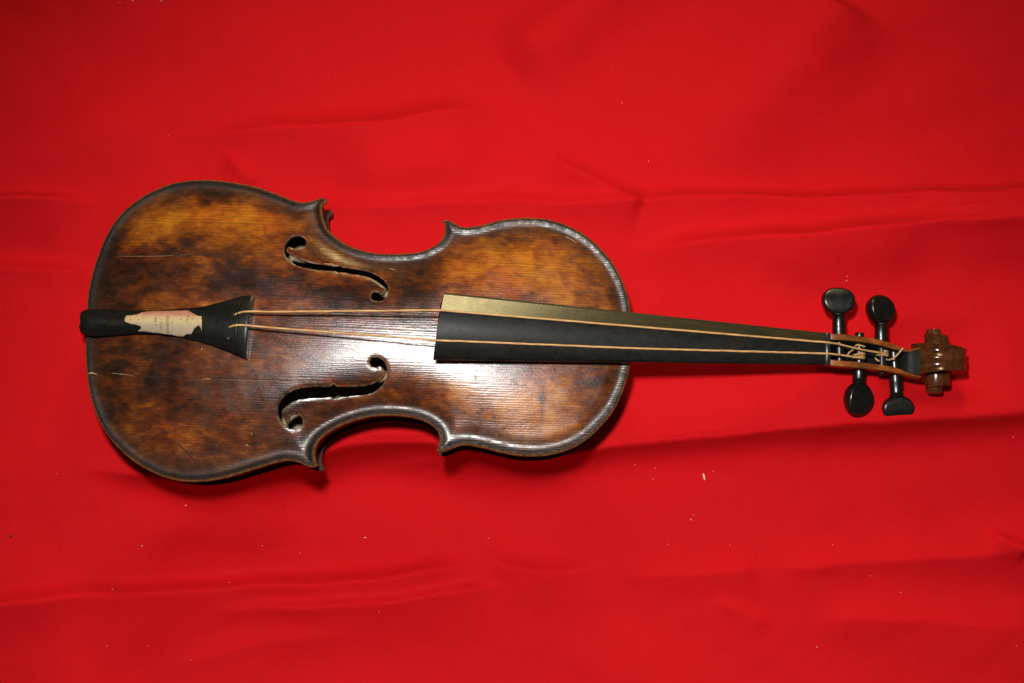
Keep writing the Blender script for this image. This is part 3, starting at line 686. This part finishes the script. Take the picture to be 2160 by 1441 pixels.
def tp_pt(i, v, dz=0.0):
    """i may be fractional; v from -1 (near edge) to 1 (far edge)"""
    k0 = min(int(i), len(TPL)-2); f = i-k0; a, b = TPL[k0], TPL[k0+1]
    u = a[0]*(1-f)+b[0]*f; l = a[1]*(1-f)+b[1]*f; zc = a[2]*(1-f)+b[2]*f; cr = a[3]*(1-f)+b[3]*f
    p = l+(u-l)*(v+1)/2; return np.array([p[0], p[1], zc-cr*abs(v)**2.0+dz])
_I = np.linspace(0, len(TPL)-1, 281)
_U = np.array([TPL[min(int(i), len(TPL)-2)][0]*(1-(i-min(int(i), len(TPL)-2)))+TPL[min(int(i), len(TPL)-2)+1][0]*(i-min(int(i), len(TPL)-2)) for i in _I])
_Lo = np.array([TPL[min(int(i), len(TPL)-2)][1]*(1-(i-min(int(i), len(TPL)-2)))+TPL[min(int(i), len(TPL)-2)+1][1]*(i-min(int(i), len(TPL)-2)) for i in _I])
_D = _U-_Lo; _DL = np.linalg.norm(_D, axis=1)
def tp_locate(px, py, dz=0.05):
    """surface point of the tailpiece seen at a photo point"""
    z = 61.0
    for _ in range(4):
        p = L(px, py, z); q = p-_Lo; k = int(np.argmin(np.abs(_D[:, 0]*q[:, 1]-_D[:, 1]*q[:, 0])/_DL))
        v = 2*(q[k] @ _D[k])/_DL[k]**2-1; s = tp_pt(_I[k], max(-1, min(1, v))); z = s[2]
    return np.array([p[0], p[1], s[2]+dz])
def build_tailpiece():
    rings = []
    for i in np.r_[np.linspace(0, 3, 10), np.linspace(3.3, len(TPL)-1, 36)]:
        ring = [tp_pt(i, v) for v in np.linspace(-1, 1, 19)]
        u = tp_pt(i, 1); l = tp_pt(i, -1); k0 = min(int(i), len(TPL)-2); e = 3.4 if i > 3 else 3.4+4.0*(3-i)/3*(1 if i > .5 else 0)
        ring += [u-[0, (u-l)[1]*.01, 1.6], u*.93+l*.07-[0, 0, e], l*.93+u*.07-[0, 0, e], l+[0, (u-l)[1]*.01, -1.6]]
        rings.append(ring)
    V, F = loft(rings); return mesh_obj('tailpiece', V, F, M_TAILP, violin, True, sharp=55)
tailpiece = build_tailpiece()
def build_fret():
    path = [tp_pt(11.75+.25*0, v, .25) for v in np.linspace(-.985, .985, 25)]
    V, F = tube_mesh(path, .85, 8); return mesh_obj('fret', V, F, M_TAILP, tailpiece)
build_fret()
STRING_HOLES = [(492.5, 664.5), (481, 690), (480.5, 713)]
for hx, hy in STRING_HOLES:
    c = tp_locate(hx, hy, .0); path = [c+[0, 0, -1.0], c+[0, 0, .12]]
    V, F = tube_mesh(path, [1.25, 1.25], 14); mesh_obj('hole_shade_disc', V, F, M_HOLE, tailpiece, sharp=30)  # solid dark disc, painted as the shade inside a string hole
c = tp_locate(482, 713.5, .1); V, F = tube_mesh([c-[0, 0, .8], c, c+[0, 0, .35]], [.7, .8, .3], 10); mesh_obj('string_knot', V, F, mat_plain('brown_gut_knot', (.13, .055, .03)), tailpiece)
def build_label():
    px = [(264, 669), (267.6, 665.5), (278, 665), (287, 663.5), (296, 660.5), (305.6, 657.5), (333, 656.2), (352, 656), (370, 655.4), (396, 654.8), (402, 658), (407, 661), (415, 665.5), (420, 667), (425, 666), (426, 682), (425, 698), (422.5, 690), (419, 686), (416, 688), (409, 694), (406, 701), (402, 706), (397, 704), (391, 706.5), (386, 710.5), (374, 709), (361, 706.5), (333, 703), (305.6, 699.8), (290, 698.5), (297, 694.5), (298, 691), (295, 688), (287, 685), (277, 684), (270, 681), (264, 679.5), (263, 674)]
    loop = np.array(px); loop = np.vstack([loop, loop[:1]]); loop = resample(loop, 2.5)[:-1]; loop = loop+rng.normal(0, .22, loop.shape)
    X, Y = np.meshgrid(np.arange(262, 428, 3.0), np.arange(652, 714, 3.0)); G = np.stack([X.ravel(), Y.ravel()], 1); G = G[inside(G, loop)]; G = G[seg_dist(G, loop) > 1.2]
    P = np.vstack([loop, G]); n = len(loop)
    v, e, f, *_ = delaunay_2d_cdt([Vector(p) for p in P], [(i, (i+1) % n) for i in range(n)], [], 0, 1e-5)
    V2 = np.array([tuple(q_) for q_ in v]); F = np.array([list(t) for t in f]); F = F[inside(V2[F].mean(1), loop)]
    S = np.array([tp_locate(a, b, .22) for a, b in V2]); m = len(S)
    S[:, 2] += .08*np.sin(S[:, 0]*.9)*np.sin(S[:, 1]*1.1)
    key = {}
    for t in F:
        for a, b in ((t[0], t[1]), (t[1], t[2]), (t[2], t[0])): key[(a, b)] = 1
    FF = [tuple(t) for t in F]+[tuple(t[::-1]+m) for t in F]+[(a, a+m, b+m, b) for a, b in key if (b, a) not in key]
    o = mesh_obj('paper_label', np.vstack([S, S-[0, 0, .2]]), FF, M_PAPER, tailpiece, True)
    o['label'] = 'torn cream and pink paper label with faded printed letters'; return o
build_label()
def lettering(txt, px, py, size, n_):
    cu = bpy.data.curves.new('lettering', 'FONT'); cu.body = txt; cu.size = size; cu.align_x = 'LEFT'; cu.extrude = 0
    o = bpy.data.objects.new('tmp', cu); COL.objects.link(o); dg = bpy.context.evaluated_depsgraph_get(); me = o.evaluated_get(dg).to_mesh()
    vs = np.array([v.co[:] for v in me.vertices]); fs = [tuple(p.vertices) for p in me.polygons]; o.evaluated_get(dg).to_mesh_clear(); bpy.data.objects.remove(o)
    # text reads up the photograph; turn a quarter and lay it on the curved face
    P = [tp_locate(px-v[1]*3.35, py-v[0]*3.35, .32) for v in vs]
    ob = mesh_obj('lettering', np.array(P), fs, M_INK, tailpiece, False); return ob
lettering('INIMEITEH', 357, 703, 2.5, 0); lettering('I N I L I', 342.5, 697, 2.2, 0); lettering('Y  INE', 331, 688, 2.1, 0); lettering('TE', 365.5, 684, 1.8, 0)
lettering('L', 383.5, 675, 2.4, 0); lettering('I II E', 399, 681, 2.6, 0); lettering('H', 408, 676, 2.0, 0); lettering('T', 295, 676, 1.8, 0); lettering('A', 277, 677, 1.8, 0)
def build_saddle():
    a = L(181, 655, 48); b = L(180, 713, 48); rings = []
    for v in np.linspace(0, 1, 9):
        p = a+(b-a)*v; e = .8*(1-abs(2*v-1)**6); zt = 47.6+e
        rings.append([(p[0]-.6, p[1], 42.5), (p[0]-.6, p[1], zt-.8), (p[0]+.2, p[1], zt), (p[0]+4.0, p[1], zt), (p[0]+5.2, p[1], zt-1), (p[0]+5.2, p[1], 43.5)])
    V, F = loft(rings); return mesh_obj('saddle', V, F, M_TAILP, violin, True, sharp=40)
build_saddle()
yb = L(179, 690, 30)[1]
V, F = lathe_along((6, yb, 30), (-7.5, yb, 30), [(0, 3.4), (3, 3.5), (6.2, 3.6), (7.0, 5.4), (8.2, 6.4), (10, 5.2), (11, 5.6), (12.6, 5.4), (13.4, 4.2), (13.6, 1.0)], 24)
mesh_obj('end_button', V, F, M_PEG, violin, True, sharp=60)
for s in (-1, 1):
    pth = catmull([(3, yb+s*3.0, 55.5), (-1.0, yb+s*3.2, 52.5), (-2.6, yb+s*3.6, 47), (-2.8, yb+s*4.0, 40), (-2.7, yb+s*4.2, 33), (-2.6, yb+s*2.6, 26.5), (-2.6, yb, 25.6)], 5)
    V, F = tube_mesh(pth, .8, 8); mesh_obj('tail_gut', V, F, M_CRK, violin)

# ------------------------------------------------------------------ strings
def on_board(px, py, lift=.75):
    z = 60.0
    for _ in range(5):
        l = L(px, py, z); z = fb_z(min(max(l[0], XE), XN), l[1])+lift
    l = L(px, py, z); return np.array([l[0], l[1], z])
def build_string(tail_hole, ridge_px, board, nut_px, rest, rad):
    p = [tp_locate(*tail_hole, -.4), tp_locate(*ridge_px, 1.15)]
    b0 = on_board(*board[0]); p1 = p[1]
    for f in (.15, .35, .5, .65, .85): p.append(p1+(b0-p1)*f+np.array([0, 0, .0]))
    p += [on_board(*b) for b in board]
    nz = fb_z(XN-1.5, L(*nut_px, 47)[1])+1.5; p.append(np.array(L3(*nut_px, nz)))
    p += [np.array(L3(x, y, z)) for x, y, z in rest]
    path = resample(catmull(np.array(p), 8), 2.0); path[3:-3, 1:] += rng.normal(0, .05, path[3:-3, 1:].shape)
    k3 = np.array([1, 2, 1.])/4; path[1:-1] = np.stack([np.convolve(path[:, k], k3, 'valid') for k in range(3)], 1)
    V, F = tube_mesh(path, rad*(1+.05*np.sin(np.arange(len(path))*.9)), 8); return mesh_obj('string', V, F, M_GUT, violin)
lin = lambda a, b, n: [(a[0]+(b[0]-a[0])*t, a[1]+(b[1]-a[1])*t) for t in np.linspace(0, 1, n)]
build_string((494, 664), (511, 659), [(927, 654.5), (940, 655.5)]+lin((975, 658.5), (1728, 721), 9), (1746, 722.5), [(1775, 727.5, 43.5), (1810, 736, 40.5), (1840, 741.5, 37.5), (1862, 745, 35.2), (1872, 748, 31.5)], .68)
build_string((482.5, 690), (500, 686.5), [(922, 718), (935, 718.6)]+lin((975, 720), (1330, 734.5), 5)+lin((1430, 737.5), (1728, 745.5), 4), (1746, 746), [(1770, 748.5, 44), (1795, 752.5, 41), (1814, 755, 38.8), (1824, 756.5, 35.5)], .68)
def coil(px, py, zc, r, turns, pitch_px, w=.62):
    pts = []
    for t in np.linspace(0, turns, int(turns*16)+1):
        a = t*2*math.pi; l = L(px, py+pitch_px*t, zc); pts.append((l[0]+r*math.sin(a), l[1], zc+r*math.cos(a)))
    V, F = tube_mesh(pts, w, 7); mesh_obj('string_winding', V, F, M_GUT, violin)
coil(1861, 742, 30.6, 3.75, 2.2, 4.3); coil(1812, 746, 33.9, 3.7, 2.3, 4.3)
def loose(pts):
    V, F = tube_mesh(resample(catmull([L3(*p) for p in pts], 8), 1.0), .6, 7); mesh_obj('string_end', V, F, M_GUT, violin)
loose([(1867, 754, 29), (1873, 759.5, 33), (1884, 756, 36.5), (1895, 746, 38.5), (1905, 734.5, 40)])
loose([(1846, 755, 33.5), (1850, 759.5, 34.5), (1855, 762, 34)])
loose([(1787, 750.5, 40), (1791, 744, 39.5), (1797, 739.5, 38), (1803, 736, 37)])
loose([(1803, 731, 36), (1809, 727.5, 38), (1816, 729, 38.5), (1825, 731.5, 37.5)])
loose([(1802, 749.5, 38), (1812, 746.5, 39), (1824, 745.5, 38)])

# ------------------------------------------------------------------ lint and crumbs on the cloth
def crumb(px, py, rx, ry, rz, mat, name, label, cat, rot=0.0, group=None):
    w = W(px, py, 1.5)
    for _ in range(8): w = W(px, py, float(cloth_z([w])[0])+rz*.5)
    z = float(cloth_z([w])[0]); V = []; F = []
    for i, t in enumerate(np.linspace(0, math.pi, 6)):
        for a in np.linspace(0, 2*math.pi, 8, endpoint=False):
            j = 1+.25*rng.normal()*(.6 if 0 < i < 5 else 0); x = rx*math.sin(t)*math.cos(a)*j; y = ry*math.sin(t)*math.sin(a)*j
            V.append((x*math.cos(rot)-y*math.sin(rot), x*math.sin(rot)+y*math.cos(rot), rz*math.cos(t)))
    for i in range(5):
        for a in range(8): F.append((i*8+a, i*8+(a+1) % 8, (i+1)*8+(a+1) % 8, (i+1)*8+a))
    o = mesh_obj(name, V, F, mat); o.location = (w[0]/1000, w[1]/1000, (z+rz*.35)/1000); tag(o, label, cat, group); return o
crumb(1485, 1005.5, .75, 2.6, .5, M_CRUMB, 'wood_splinter', 'pale wood splinter lying alone on the red cloth', 'splinter', R(10))
crumb(23, 1131, .9, 1.1, .5, M_DARK, 'dark_crumb', 'dark brown crumb on the red cloth', 'crumb')
crumb(770, 1134, 1.2, .3, .25, M_LINT, 'lint_thread', 'short white thread of lint on the red cloth', 'lint', R(4))
LINT = [(392, 1066, .85), (299.5, 1152, .8), (1458, 1096, .8), (1463, 1086, .55), (1382, 988, .6), (1340, 980, .5), (1378, 1011, .55), (1504, 994, .5), (237, 1243, .55), (1787, 583, .55), (1786, 592, .6), (1723, 1365, .65), (1756, 1149, .5), (2137, 922, .6), (311, 1362, .5), (226, 1363, .5), (484, 1229, .45), (280, 1, .9), (340, 2, .7), (253, 6, .6), (1312, 217, .5), (1368, 340, .5), (1030, 1136, .55), (553, 1151, .5), (355, 286, .4), (2144, 1362, .45), (1409, 1148, .4), (633, 1166, .4), (1836, 1215, .45), (1900, 1250, .4), (800, 1290, .4), (402, 1392, .4), (120, 1000, .35), (1540, 1150, .35)]
NEAR = {(392, 1066): 'pale lint speck in the shadow just beside the wide end of the violin', (1504, 994): 'tiny pale lint speck right beside the wood splinter', (2137, 922): 'tiny pale lint speck at the foot of the long cloth fold beyond the scroll'}
PAIR = {(1787, 583), (1786, 592)}; CLOSE = {(1458, 1096), (1463, 1086)}
for x, y, r in LINT:
    lb = NEAR.get((x, y)); gp = None
    if (x, y) in PAIR: lb, gp = 'one of two pale lint specks close together beside the peg heads', 'pair of lint specks beside the pegs'
    elif (x, y) in CLOSE: lb, gp = 'one of two adjoining pale lint specks on open cloth', 'adjoining pair of lint specks'
    elif lb is None: lb, gp = 'tiny pale speck of lint on the red cloth', 'lint specks scattered on the cloth'
    crumb(x, y, r*.68, r*.68*(.7+.5*random.random()), r*.35, M_LINT, 'lint_speck', lb, 'lint', random.random()*3, gp)
